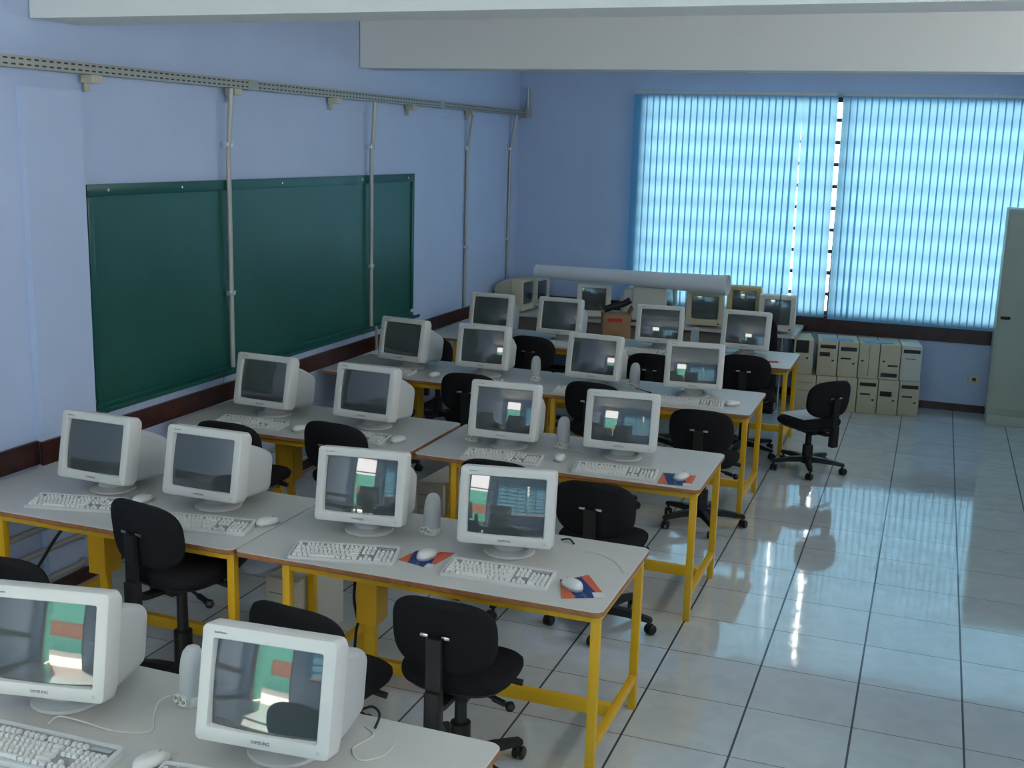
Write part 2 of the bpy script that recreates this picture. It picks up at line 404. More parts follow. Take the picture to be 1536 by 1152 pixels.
# door behind the camera, standing open to the yard
dr = struct(thing('door_1'))
b = MB()
b.box((DX0 + .02, RY - .1, DZ / 2), (.04, .22, DZ)); b.box((DX1 - .02, RY - .1, DZ / 2), (.04, .22, DZ)); b.box(((DX0 + DX1) / 2, RY - .1, DZ - .02), (DX1 - DX0 - .08, .22, .04)); b.box(((DX0 + DX1) / 2, RY - .1, 2.45), (DX1 - DX0 - .08, .12, .05))
struct(b.build('door_frame', M['dark_wood'], dr, smooth=False))
b = MB().box((DX0 + .035, RY - .62, 1.2), (.04, .78, 2.38), .004)
struct(b.build('door_leaf', M['teal'], dr, smooth=False))
slab('ground_outside', [((-8, RY - 14, -0.25), (14, RY - 0.21, -0.05))], M['outside'])
slab('wall_outside', [((-8, RY - 6.2, -0.05), (-0.9, RY - 6.0, 3.4)), ((-0.9, RY - 6.2, 1.9), (14, RY - 6.0, 3.4)), ((-0.9, RY - 6.2, -0.05), (14, RY - 6.0, 0.9))], M['teal'])
slab('wall_outside_brick', [((-0.9, RY - 6.15, 0.9), (14, RY - 6.05, 1.9))], M['brick'])

# ------------------------------------------------------------------ vertical blinds
def slat_mesh(h, w):
    b = MB(); n = 6; zs = (0.0, -h * 0.33, -h * 0.66, -h)
    vs = [(-w / 2 + w * i / n, 0.004 * (1 - (2 * i / n - 1) ** 2), z) for z in zs for i in range(n + 1)]
    b.add(vs, [(k * (n + 1) + i, k * (n + 1) + i + 1, (k + 1) * (n + 1) + i + 1, (k + 1) * (n + 1) + i) for k in range(3) for i in range(n)])
    return b
def blind(label, x0, x1, ztop, zbot, yc, group, specials={}, face=1, pitch=0.0665):
    root = thing('vertical_blind', label, 'blind', (x0, yc, ztop), 0 if face == 1 else PI, group)
    W = x1 - x0
    rail = MB().box((W / 2, 0, 0.018), (W, 0.036, 0.034), 0.003)
    for k in range(3): rail.box((0.3 + k * (W - 0.6) / 2, 0.0, 0.043), (0.03, 0.03, 0.016))
    rail.build('headrail', M['rail_white'], root)
    H = ztop - zbot
    n = int(round(W / pitch)); me = None
    for i in range(n):
        if me is None:
            o = slat_mesh(H - 0.012, 0.0805).build('slat', M['blind'], root); me = o.data
        else:
            o = bpy.data.objects.new('slat', me); COL.objects.link(o); o.parent = root
        dx, ang, lean = specials.get(i, (0, 0, 0))
        o.location = ((i + 0.5) * W / n + dx, 0.0, -0.006)
        o.rotation_euler = (0, lean, math.radians(5 + random.uniform(-.6, .6) + (3.5 if random.random() < .12 else 0) + ang))
    ch = MB()
    ch.tube([(0.02, -0.004, -H + 0.02), (W / 2, -0.006, -H + 0.016), (W - 0.02, -0.004, -H + 0.02)], 0.0018, 5)
    ch.build('bead_chain', M['rail_white'], root)
    return root
NL = int(round((3.345 - 1.31) / 0.0665)); 
spec = {}
for i in range(NL - 5, NL): spec[i] = (0.0, 0, -0.017)
spec[NL - 6] = (-0.006, 0, 0.0); spec[NL - 5] = (0.006, 0, -0.015)
blind('blue vertical blind between the corner and the narrow bright gap', 1.31, 3.345, 3.03, 0.835, -0.075, 'blue vertical blinds over the far window', spec)
blind('blue vertical blind between the narrow bright gap and the metal cabinet', 3.405, 6.15, 3.03, 0.825, -0.075, 'blue vertical blinds over the far window', {0: (0, 0, -0.012), 1: (0, 0, -0.010), 2: (0, 0, -0.006)})
def near_blind(x0, x1, label):
    W = x1 - x0
    root = thing('vertical_blind', label, 'blind', (x1, RY + 0.07, 3.06), PI, 'blue vertical blinds on the near window')
    MB().box((W / 2, 0, 0.018), (W, 0.036, 0.034), 0.003).build('headrail', M['rail_white'], root)
    n = int(W / 0.08); me = None
    for i in range(n):
        if me is None: o = slat_mesh(1.95, 0.095).build('slat', M['blind'], root); me = o.data
        else: o = bpy.data.objects.new('slat', me); COL.objects.link(o); o.parent = root
        o.location = ((i + .5) * W / n, 0, -0.006); o.rotation_euler = (0, 0, math.radians(8))
near_blind(2.32, 4.30, 'blue vertical blind mirrored in the screens, beside the open door')
near_blind(4.42, 6.1, 'blue vertical blind mirrored in the screens, beyond the bright slit')

# ------------------------------------------------------------------ wall fittings
cb = thing('chalkboard', 'long green chalkboard with green frame and chalk ledge on the blue wall', 'chalkboard', (0.011, -4.82, 0.94))
MB().box((0.008, 0, 0.62), (0.014, 4.12, 1.20)).build('writing_surface', M['board'], cb, smooth=False)
f = MB(); L_, H_ = 4.18, 1.265
f.box((0.015, 0, H_ - 0.035), (0.028, L_, 0.066), 0.003); f.box((0.015, 0, 0.02), (0.028, L_, 0.04), 0.003)
f.box((0.015, -L_ / 2 + 0.022, H_ / 2), (0.028, 0.044, H_ - 0.14), 0.003); f.box((0.015, L_ / 2 - 0.022, H_ / 2), (0.028, 0.044, H_ - 0.14), 0.003)
f.build('frame', M['board_frame'], cb)
MB().box((0.055, 0, 0.006), (0.075, L_, 0.012), 0.003).box((0.09, 0, 0.014), (0.008, L_, 0.028), 0.002).build('chalk_ledge', M['board_frame'], cb)
for y in (-1.92, -1.25, -0.1, 1.1, 1.95):
    MB().cyl((0.028, y, H_ - 0.035), (0.032, y, H_ - 0.035), 0.008, n=10).build('screw', M['clamp'], cb)

tr = thing('cable_tray', 'grey slotted cable tray running along the top of the blue wall', 'cable tray', (0, 0, 0))
TZ0, TZ1 = 2.782, 2.840
b = MB()
Y0, Y1 = -13.5, -0.04
b.box((0.062, (Y0 + Y1) / 2, (TZ0 + TZ1) / 2), (0.070, Y1 - Y0, TZ1 - TZ0), 0.003)
b.build('channel', M['tray_slotted'], tr)
for y in (-5.36, -2.27): MB().box((0.0625, y, (TZ0 + TZ1) / 2), (0.077, 0.11, TZ1 - TZ0 + 0.006), 0.002).build('coupler', M['tray_metal'], tr)
for y in (-6.86, -5.53, -4.20, -2.86, -1.53):
    MB().box((0.062, y, TZ0 - 0.022), (0.075, 0.085, 0.042), 0.003).box((0.035, y - .01, TZ0 - 0.065), (0.018, 0.025, 0.05), 0.002).build('mount_box', M['box_beige'], tr)

CONDUITS = [(-5.603, 0.90, 'grey wall conduit over the chalkboard, nearer the camera of the two'), (-3.60, 0.90, 'grey wall conduit over the chalkboard, close to its window-side end'),
            (-1.505, 0.875, 'grey wall conduit on bare blue wall between the chalkboard and the corner'), (-0.31, 0.875, 'grey wall conduit running down beside the room corner')]
for k, (y, zb, lab) in enumerate(CONDUITS):
    c = thing('wall_conduit', lab, 'conduit', (0, y, zb), 0, 'grey conduits dropping from the cable tray')
    xw = 0.062 if k < 2 else 0.028
    if k < 2: pts = [(0.118 - 0.0, 0.0, 0.07), (xw, 0, 0.075)]
    top = TZ0 - zb - 0.003
    pts = [(xw, 0, 0.075 if k < 2 else 0.0), (xw, 0, 2.40 - zb), (xw + 0.008, 0, 2.44 - zb), (0.088, 0.004, top)]
    MB().tube(pts, 0.0165, 12).build('pipe', M['conduit'], c)
    if k < 2:
        MB().tube([(0.112, 0, 0.078), (0.112, 0, -0.12)], 0.012, 10).build('lower_pipe', M['conduit'], c)
    for z in (2.43, 1.47):
        MB().box((xw - 0.004, 0, z - zb), (0.036, 0.062, 0.032), 0.003).build('mount_clamp', M['clamp'], c)
c = thing('wall_conduit', 'short upright conduit rising from the tray end beside the far corner', 'conduit', (0.11, -0.03, TZ0), 0)
MB().cyl((0, 0, 0.07), (0, 0, 0.30), 0.016).build('pipe', M['conduit'], c)
MB().box((0, -0.012, 0.025), (0.07, 0.07, 0.09), 0.004).build('mount_box', M['tray_metal'], c)
for z, lab in ((0.41, 'topmost of three level pipes low on the wall under the tables'), (0.28, 'middle one of three level pipes low on the wall under the tables'), (0.115, 'lowest of three level pipes just above the dark baseboard')):
    c = thing('wall_conduit', lab, 'conduit', (0.062, -7.2, z), 0, 'level pipes on the wall under the tables')
    MB().cyl((0, -1.9, 0), (0, 2.6, 0), 0.0175, n=12).build('pipe', M['conduit'], c)
    for y in (-1.0, 0.1, 1.2): MB().box((-0.001, y, 0), (0.04, 0.03, 0.046), 0.003).build('mount_clamp', M['conduit'], c)

# ------------------------------------------------------------------ cabinet, outlet
cab = thing('metal_cabinet', 'tall grey-green metal cabinet standing beside the blinds', 'cabinet', (4.985, -0.515, 0), 0)
CW, CD, CH = 1.0, 0.42, 2.03
b = MB(); b.box((CW / 2, CD / 2 + .012, 0.10 + (CH - .10) / 2), (CW, CD - .02, CH - .10), .004); b.build('body', M['cabinet'], cab)
MB().box((CW / 2, CD / 2 + .0, 0.05), (CW - .02, CD - .03, .10), .003).build('plinth', M['cabinet'], cab)
for x0, nm in ((0.018, 1), (0.503, -1)):
    d = MB().box((x0 + .24, 0.012, 0.16 + (CH - .2) / 2), (.478, .022, CH - .21), .005).build('door', M['cabinet'], cab)
    MB().box((x0 + (.055 if nm == 1 else .42), -0.006, 1.03), (.085, .016, .028), .006).box((x0 + (.055 if nm == 1 else .42), -0.012, 1.03), (.03, .016, .03), .006).build('handle', M['black'], d)
t = thing('power_outlet', 'small cream power outlet low on the wall beside the cabinet', 'outlet', (4.87, -0.002, 0.335))
MB().box((0, -0.005, 0), (0.115, 0.008, 0.07), 0.003).build('plate', M['plate'], t)
MB().box((0, -0.0105, 0), (0.036, 0.004, 0.030), 0.003).build('socket', M['bay'], t)

# ------------------------------------------------------------------ tables
TOPZ, DEP = 0.75, 0.79
def make_table(x0, x1, inset0, inset1, boxx):
    """origin at the middle of the front edge on the floor"""
    L = x1 - x0; root = thing('computer_table')
    tb = MB(); lo = rrect(L, DEP, 0.035, 6); lo2 = rrect(L - .006, DEP - .006, 0.033, 6)
    tb.loft([xy(lo2, TOPZ - .026, 0, DEP / 2), xy(lo, TOPZ - .023, 0, DEP / 2), xy(lo, TOPZ - .003, 0, DEP / 2), xy(lo2, TOPZ, 0, DEP / 2)], mis=[1, 1, 0], mi=0)
    tb.mi[-1] = 0; tb.mi[-2] = 1
    tb.build('tabletop', [M['top_white'], M['edge_brown']], root)
    q = 0.036; xa, xb = -L / 2 + inset0, L / 2 - inset1; ya, yb = 0.055, DEP - 0.055
    ap = MB(); zt = TOPZ - 0.027
    for y in (ya, yb): ap.box(((xa + xb) / 2, y, zt - .0175), (xb - xa - q, q * .9, .035), .002)
    for x in (xa, xb): ap.box((x, (ya + yb) / 2, zt - .0175), (q * .9, yb - ya - q, .035), .002)
    ap.build('apron', M['yellow'], root)
    for x in (xa, xb):
        for y in (ya, yb): MB().box((x, y, zt / 2), (q, q, zt), .003).build('leg', M['yellow'], root)
    for x in (xa, xb): MB().box((x, (ya + yb) / 2, 0.150), (q * .85, yb - ya - q, .036), .002).build('end_rail', M['yellow'], root)
    MB().box(((xa + xb) / 2, (ya + yb) / 2, 0.150), (xb - xa - q * .85, .036, .055), .002).build('stretcher', M['yellow'], root)
    ym = (ya + yb) / 2
    pb = MB().box((boxx, ym - .0, 0.54), (0.10, 0.12, 0.36), .003).build('power_box', M['yellow'], root)
    MB().box((boxx + .0, ym, 0.269), (0.045, 0.036, 0.18), .002).build('box_post', M['yellow'], root)
    MB().box((boxx + .051, ym, 0.50), (0.003, 0.07, 0.16), .001).build('cover_plate', M['yellow'], pb)
    return root
XL0, XS0, XS1 = 0.07, 1.683, 1.688
XE = {1: 3.322, 2: 3.325, 3: 3.350, 4: 3.325, 5: 3.364}
FY = {1: -9.89, 2: -8.05, 3: -6.295, 4: -4.44, 5: -2.605}
ROWN = {1: 'the row cut by the lower edge', 2: 'the second row from the lower edge', 3: 'the middle row', 4: 'the second row from the blinds', 5: 'the row nearest the blinds'}
# short versions for longer labels
ROW = {1: 'nearest desk row', 2: 'second desk row', 3: 'middle desk row', 4: 'fourth desk row', 5: 'farthest desk row'}
Lk = Kind(make_table(XL0, XS0, 0.31, 0.035, -0.20)); Rk = Kind(make_table(XS1, 3.325, 0.235, 0.035, -0.355))
for r in (2, 1, 3, 4, 5):
    Lk.put(((XL0 + XS0) / 2, FY[r], 0), 0, f'white-topped yellow-legged table against the chalkboard wall in the {ROW[r]}', 'table', 'yellow-legged computer tables')
    W = XE[r] - XS1
    Rk.put(((3.325 + XS1) / 2 + XE[r] - 3.325, FY[r], 0), 0, f'white-topped yellow-legged table on the aisle end of the {ROW[r]}', 'table', 'yellow-legged computer tables')

# ------------------------------------------------------------------ monitors
TILT = 0.20
def make_monitor():
    root = thing('crt_monitor'); F, H0 = -0.16, 0.08           # face plane ahead of the stand, lower edge above the table
    T = Matrix.Translation((0, F, H0)) @ Matrix.Rotation(-TILT, 4, 'X')
    W, H = 0.41, 0.33
    def P(loop, y, zc=H / 2): return [tuple(T @ Vector((p[0], y, p[1] + zc))) for p in loop]
    n = 6
    bz = MB()
    bz.loft([P(rrect(.324, .240, .004, n), .026, .167), P(rrect(.332, .248, .006, n), .003, .167), P(rrect(.337, .253, .008, n), 0, .167),
             P(rrect(W - .018, H - .018, .013, n), -.001), P(rrect(W - .005, H - .005, .017, n), .003), P(rrect(W, H, .019, n), .012),
             P(rrect(W, H, .019, n), .070), P(rrect(W - .012, H - .012, .03, n), .094), P(rrect(W - .05, H - .05, .03, n), .102)], False, True)
    bz.build('bezel', M['bezel'], root)
    rs = MB()
    def R(w, h, y, zc, r): return P(rrect(w, h, r, n), y, zc)
    rs.loft([R(.380, .256, .098, .143, .022), R(.374, .252, .14, .141, .024), R(.354, .238, .22, .136, .028), R(.328, .220, .30, .129, .032),
             R(.308, .204, .362, .123, .036), R(.296, .194, .378, .121, .04), R(.262, .164, .388, .120, .04)], True, True)
    rs.build('rear_shell', M['shell'], root, angle=50)
    vb = MB()
    for k in range(7):
        for sx in (-1, 1):
            x = 0.176 - 0.0018 * k
            p = T @ Vector((sx * (0.1520 - 0.006 * k), 0.320 + 0.009 * k, 0.20)); vb.box(p, (0.004, 0.003, 0.05), 0)
    g = MB(); nx, nz = 16, 12; Rr = 1.1; vs = []; fs = []
    for j in range(nz + 1):
        for i in range(nx + 1):
            x = -.164 + .328 * i / nx; z = -.122 + .244 * j / nz
            y = .0035 + (Rr - math.sqrt(Rr * Rr - x * x - z * z)); vs.append(tuple(T @ Vector((x, y, z + .167))))
    for j in range(nz):
        for i in range(nx):
            a = j * (nx + 1) + i; fs.append((a, a + 1, a + nx + 2, a + nx + 1))
    g.add(vs, fs); g.build('screen', M['screen'], root, angle=180)
    st = MB(); st.lathe([(.0, .0), (.108, .0), (.112, .004), (.108, .012), (.085, .020), (.070, .026), (.066, .040), (.066, .070), (.0, .072)], 32, caps=False)
    neck = T @ Vector((0, .155, .035))
    st.cyl((0, 0, .04), (0, .0, .125), .058, .070)
    st.build('stand', M['shell'], root)
    R_ = (PI / 2 - 0 , 0, 0)
    rot = (PI / 2 - TILT, 0, 0)
    text_mesh('maker_mark', 'SAMSUNG', 0.0125, M['logo'], root, T @ Vector((0, -.0012, .0215)), rot)
    text_mesh('model_mark', 'SyncMaster', 0.0085, M['logo'], root, T @ Vector((-.165, -.0012, H - .021)), rot, 'LEFT')
    bt = MB(); p0 = T @ Vector((.172, -.002, .021)); p1 = T @ Vector((.172, .003, .021)); bt.cyl(p0, p1, .006, n=14)
    bt.build('power_button', M['shell'], root)
    return root
MON = {  # face lower-edge middle x, y, turn
 (1, 4): (2.766, -9.535, .081), (1, 3): (2.005, -9.535, .20),
 (2, 1): (.656, -7.712, -.018), (2, 2): (1.28, -7.72, -.001), (2, 3): (2.111, -7.723, .143), (2, 4): (2.799, -7.721, .19),
 (3, 1): (.516, -6.0, -.056), (3, 2): (1.224, -5.997, -.062), (3, 3): (2.155, -6.067, .05), (3, 4): (2.832, -5.999, .083),
 (4, 1): (.598, -4.183, -.16), (4, 2): (1.269, -4.179, .023), (4, 3): (2.129, -4.17, -.057), (4, 4): (2.869, -4.15, .098),
 (5, 1): (.651, -2.435, -.009), (5, 2): (1.29, -2.383, -.036), (5, 3): (2.21, -2.383, .094), (5, 4): (2.935, -2.317, -.033)}
POS = {1: 'first from the chalkboard wall', 2: 'second from the chalkboard wall', 3: 'third from the chalkboard wall', 4: 'nearest the aisle'}
Mk = Kind(make_monitor()); MPOS = {}
for (r, k), (x, y, a) in MON.items():
    p = Vector((x, y, TOPZ + .0006)) + Matrix.Rotation(a, 3, 'Z') @ Vector((0, .16, 0)); MPOS[r, k] = p
    lab = f'white CRT monitor {POS[k]} in the {ROW[r]}'
    Mk.put(p, a, lab, 'monitor', 'white CRT monitors on the computer tables')

# ------------------------------------------------------------------ keyboards
def make_keyboard():
    root = thing('keyboard'); w, d = .456, .168
    c = MB(); 
    def prof(x): return None
    lo = rrect(w, d, .012, 4)
    def zt(y): return .012 + (y + d / 2) / d * .018
    r0 = [(p[0], p[1], 0.0) for p in lo]; r1 = [(p[0], p[1], zt(p[1]) - .004) for p in lo]
    lo2 = rrect(w - .008, d - .008, .01, 4); r2 = [(p[0], p[1], zt(p[1])) for p in lo2]
    lo3 = rrect(w - .024, d - .03, .004, 4); r3 = [(p[0], p[1] + .0, zt(p[1]) - .0) for p in lo3]; r4 = [(p[0] * .998, p[1] * .995, zt(p[1]) - .005) for p in lo3]
    c.loft([r0, r1, r2, r3, r4]); c.mi[-1] = 1; c.build('case', [M['kb'], M['kb_recess']], root)
    kb = MB(); u = .0188
    def key(x, y, kw, kd=1.0):
        a, b_ = kw * u / 2 - .0017, kd * u / 2 - .0017; ta, tb_ = a - .0028, b_ - .0030
        z0 = zt(y) - .0048; z1 = zt(y) + .0062
        vs = [(x - a, y - b_, z0), (x + a, y - b_, z0), (x + a, y + b_, z0), (x - a, y + b_, z0),
              (x - ta, y - tb_ + .0008, z1), (x + ta, y - tb_ + .0008, z1), (x + ta, y + tb_ + .0008, z1), (x - ta, y + tb_ + .0008, z1)]
        kb.add(vs, [(0, 1, 5, 4), (1, 2, 6, 5), (2, 3, 7, 6), (3, 0, 4, 7), (4, 5, 6, 7)])
    x0 = -w / 2 + .0155; ys = [-.056 + u * i for i in range(5)] + [-.056 + u * 5.35]
    rows = [[1.25, 1.25, 1.25, 6.25, 1.25, 1.25, 1.25, 1.25], [2.25] + [1] * 10 + [2.75], [1.75] + [1] * 11 + [2.25], [1.5] + [1] * 12 + [1.5], [1] * 13 + [2],
            [1, -1, 1, 1, 1, 1, -.5, 1, 1, 1, 1, -.5, 1, 1, 1, 1]]
    for y, row in zip(ys, rows):
        x = x0
        for kw in row:
            if kw > 0: key(x + kw * u / 2, y, kw)
            x += abs(kw) * u
    xn = x0 + 15 * u + .006
    for i in range(3):
        key(xn + (i + .5) * u, ys[5], 1); key(xn + (i + .5) * u, ys[4], 1); key(xn + (i + .5) * u, ys[3], 1); key(xn + (i + .5) * u, ys[0], 1)
    key(xn + 1.5 * u, ys[1], 1)
    xp = xn + 3 * u + .006
    for j in range(1, 4):
        for i in range(3): key(xp + (i + .5) * u, ys[j], 1)
    for i in range(4): key(xp + (i + .5) * u, ys[4], 1)
    key(xp + u, ys[0], 2); key(xp + 2.5 * u, ys[0], 1)
    key(xp + 3.5 * u, ys[2] + u * .5, 1, 2); key(xp + 3.5 * u, ys[0] + u * .5, 1, 2)
    kb.build('keys', M['key'], root, smooth=False)
    MB().box((xp + 2 * u, ys[5], zt(ys[5]) + .0003), (.066, .014, .0008)).build('indicator_strip', M['mouse_grey'], root)
    return root
KBD = {(1, 3): (2.13, -9.675, .03), (1, 4): (2.735, -9.655, .12), (2, 1): (.685, -7.84, .23), (2, 2): (1.39, -7.845, .19), (2, 3): (2.148, -7.91, .24), (2, 4): (2.83, -7.86, .05),
       (3, 1): (.535, -6.13, .05), (3, 2): (1.24, -6.145, -.02), (3, 3): (2.21, -6.185, .06), (3, 4): (2.865, -6.18, .09), (4, 1): (.53, -4.265, .0), (4, 2): (1.25, -4.30, .02),
       (4, 3): (2.13, -4.315, .03), (4, 4): (2.885, -4.285, .10), (5, 1): (.63, -2.50, 0), (5, 2): (1.40, -2.50, .0), (5, 3): (2.16, -2.48, .02), (5, 4): (2.90, -2.47, 0)}
Kk = Kind(make_keyboard())
for (r, k), (x, y, a) in KBD.items():
    Kk.put((x, y, TOPZ + .0006), a, f'pale keyboard before the monitor {POS[k]} in the {ROW[r]}', 'keyboard', 'pale keyboards on the computer tables')

# ------------------------------------------------------------------ mice and pads
def make_mouse():
    root = thing('computer_mouse'); b = MB(); n = 24
    def ring(w, l, z, dy=0): return [(p[0], p[1] + dy, z) for p in superell(w, l, 2.5, n)]
    def dome(s, z, tilt): return [(p[0], p[1] - .004 * (1 - s), z + p[1] * tilt) for p in superell(.062 * s, .112 * s, 2.4, n)]
    MB().loft([ring(.056, .106, 0), ring(.061, .112, .004), ring(.062, .113, .012)]).build('skirt', M['mouse_grey'], root)
    b.loft([ring(.0615, .1125, .0118), dome(.98, .020, -.02), dome(.86, .029, -.05), dome(.62, .0345, -.08), dome(.3, .0365, -.09)]); b.build('shell', M['mouse'], root)
    MB().cyl((-.0035, .030, .0285), (.0035, .030, .0285), .0085, n=14).build('wheel', M['mouse_grey'], root)
    MB().tube(spline([(0, .053, .008), (.003, .064, .004), (.007, .08, .003)]), .0018, 6).build('lead', M['white_cable'], root)
    return root
PADS = [('blue and orange mouse pad between the two aisle-side keyboards of the second desk row', [(2.377, -7.856), (2.402, -7.727), (2.561, -7.684), (2.536, -7.895)]),
        ('crumpled blue and orange mouse pad at the aisle corner of the second desk row', [(3.075, -7.794), (3.169, -7.702), (3.30, -7.893), (3.14, -7.972)]),
        ('blue and red mouse pad at the aisle corner of the middle desk row', [(3.105, -6.06), (3.283, -6.044), (3.295, -6.25), (3.12, -6.27)])]
def pad(lab, q, k):
    cx = sum(p[0] for p in q) / 4; cy = sum(p[1] for p in q) / 4
    a = math.atan2(q[2][1] - q[3][1], q[2][0] - q[3][0]) if k else math.radians(0)
    root = thing('mouse_pad', lab, 'mouse pad', (cx, cy, TOPZ + .0006), a, 'printed mouse pads')
    R_ = Matrix.Rotation(-a, 3, 'Z'); L = [R_ @ Vector((p[0] - cx, p[1] - cy, 0)) for p in (q[3], q[2], q[1], q[0])]
    b = MB(); n = 10; vs = []; fs = []
    for z in (0, 1):
        for j in range(n + 1):
            for i in range(n + 1):
                u, v = i / n, j / n
                p = (L[0] * (1 - u) + L[1] * u) * (1 - v) + (L[3] * (1 - u) + L[2] * u) * v
                wv = .004 * max(0, math.sin(u * 5 + v * 3)) if (k == 1 and z) else 0
                vs.append((p.x, p.y, z * .0025 + wv))
    m = (n + 1) ** 2
    for j in range(n):
        for i in range(n):
            a0 = j * (n + 1) + i; fs.append((m + a0, m + a0 + 1, m + a0 + n + 2, m + a0 + n + 1)); fs.append((a0, a0 + n + 1, a0 + n + 2, a0 + 1))
    for i in range(n):
        for e in ((i, i + 1), ((n) * (n + 1) + i + 1, n * (n + 1) + i), ((i + 1) * (n + 1), i * (n + 1)), (i * (n + 1) + n, (i + 1) * (n + 1) + n)):
            fs.append((e[0], e[1], m + e[1], m + e[0]))
    b.add(vs, fs); b.build('printed_sheet', M['pad'], root)
for k, (lab, q) in enumerate(PADS): pad(lab, q, k)
MICE = [(2.455, -9.60, -.35, 0, 'white mouse with grey skirt between the keyboards of the nearest desk row'),
        (.925, -7.665, -.2, 0, 'white mouse half hidden by a chair back, near the chalkboard wall, second desk row'), (1.640, -7.70, -.5, 0, 'white mouse beside the table seam in the second desk row'),
        (2.478, -7.790, -.2, 1, 'white mouse on the blue pad between aisle-side keyboards of the second desk row'), (3.15, -7.868, .9, 1, 'white mouse on the crumpled pad at the aisle corner of the second desk row'),
        (.885, -6.13, -.4, 0, 'white mouse beside the chalkboard-side keyboard of the middle desk row'), (1.525, -6.105, -.3, 0, 'white mouse near the table seam in the middle desk row'),
        (2.512, -6.06, .1, 0, 'white mouse right below a grey speaker in the middle desk row'), (3.222, -6.14, -.3, 1, 'white mouse on the blue and red pad of the middle desk row'),
        (.935, -4.262, -.2, 0, 'white mouse behind a chair back near the wall, fourth desk row'), (3.165, -4.19, -.8, 0, 'white mouse at the bare aisle corner of the fourth desk row')]
Mo = Kind(make_mouse())
for x, y, a, on, lab in MICE: Mo.put((x, y, TOPZ + (.0036 if on else .0006) + (.0042 if 'crumpled' in lab else 0)), a, lab, 'mouse', 'white computer mice')

# ------------------------------------------------------------------ speakers
def make_speaker():
    root = thing('desktop_speaker'); H = .185
    b = MB()
    def R(s, z, dy=0): return [(p[0] * s, p[1] * s + dy, z) for p in superell(.074, .070, 2.5, 28)]
    b.loft([R(.98, .030), R(1.0, .05, .001), R(1.0, .11, .004), R(.92, .145, .006), R(.78, .168, .008), R(.52, .182, .009), R(.2, .187, .010)]); b.build('grille', M['grille'], root)
    MB().loft([R(1.02, 0), R(1.06, .004), R(1.06, .024), R(.99, .031)]).build('base', M['sp_base'], root)
    p = MB()
    p.loft([[(q[0], -.034 - (0 if i else 0) - i * .012, q[1] + .022) for q in superell(.066, .034, 2.6, 20)] for i in (0, 1)]); p.build('control_panel', M['sp_base'], root)
    for x, z, r in ((-.018, .028, .0065), (.004, .030, .0085), (.022, .024, .006), (-.006, .013, .004)):
        MB().cyl((x, -.046, z), (x, -.053, z), r, n=14).build('knob', M['knob'], root)
    return root
SPK = [(2.335, -9.245, -.3, 'grey speaker with cream knob base between the two monitors, nearest desk row'), (2.365, -7.49, -.25, 'grey speaker with cream knob base between the aisle-side monitors, second desk row'),
       (2.445, -5.80, -.2, 'grey speaker behind a mouse between aisle-side monitors, middle desk row'), (1.915, -5.88, -.3, 'cream-based speaker peeking out behind the third monitor, middle desk row'),
       (1.665, -4.04, .2, 'grey speaker turned sideways at the table seam, fourth desk row'), (2.40, -3.94, -.2, 'grey speaker between aisle-side monitors, fourth desk row'),
       (2.45, -1.99, -.2, 'grey speaker between aisle-side monitors, farthest desk row')]
Sk = Kind(make_speaker())
for x, y, a, lab in SPK: Sk.put((x, y, TOPZ + .0006), a, lab, 'speaker', 'grey desktop speakers')

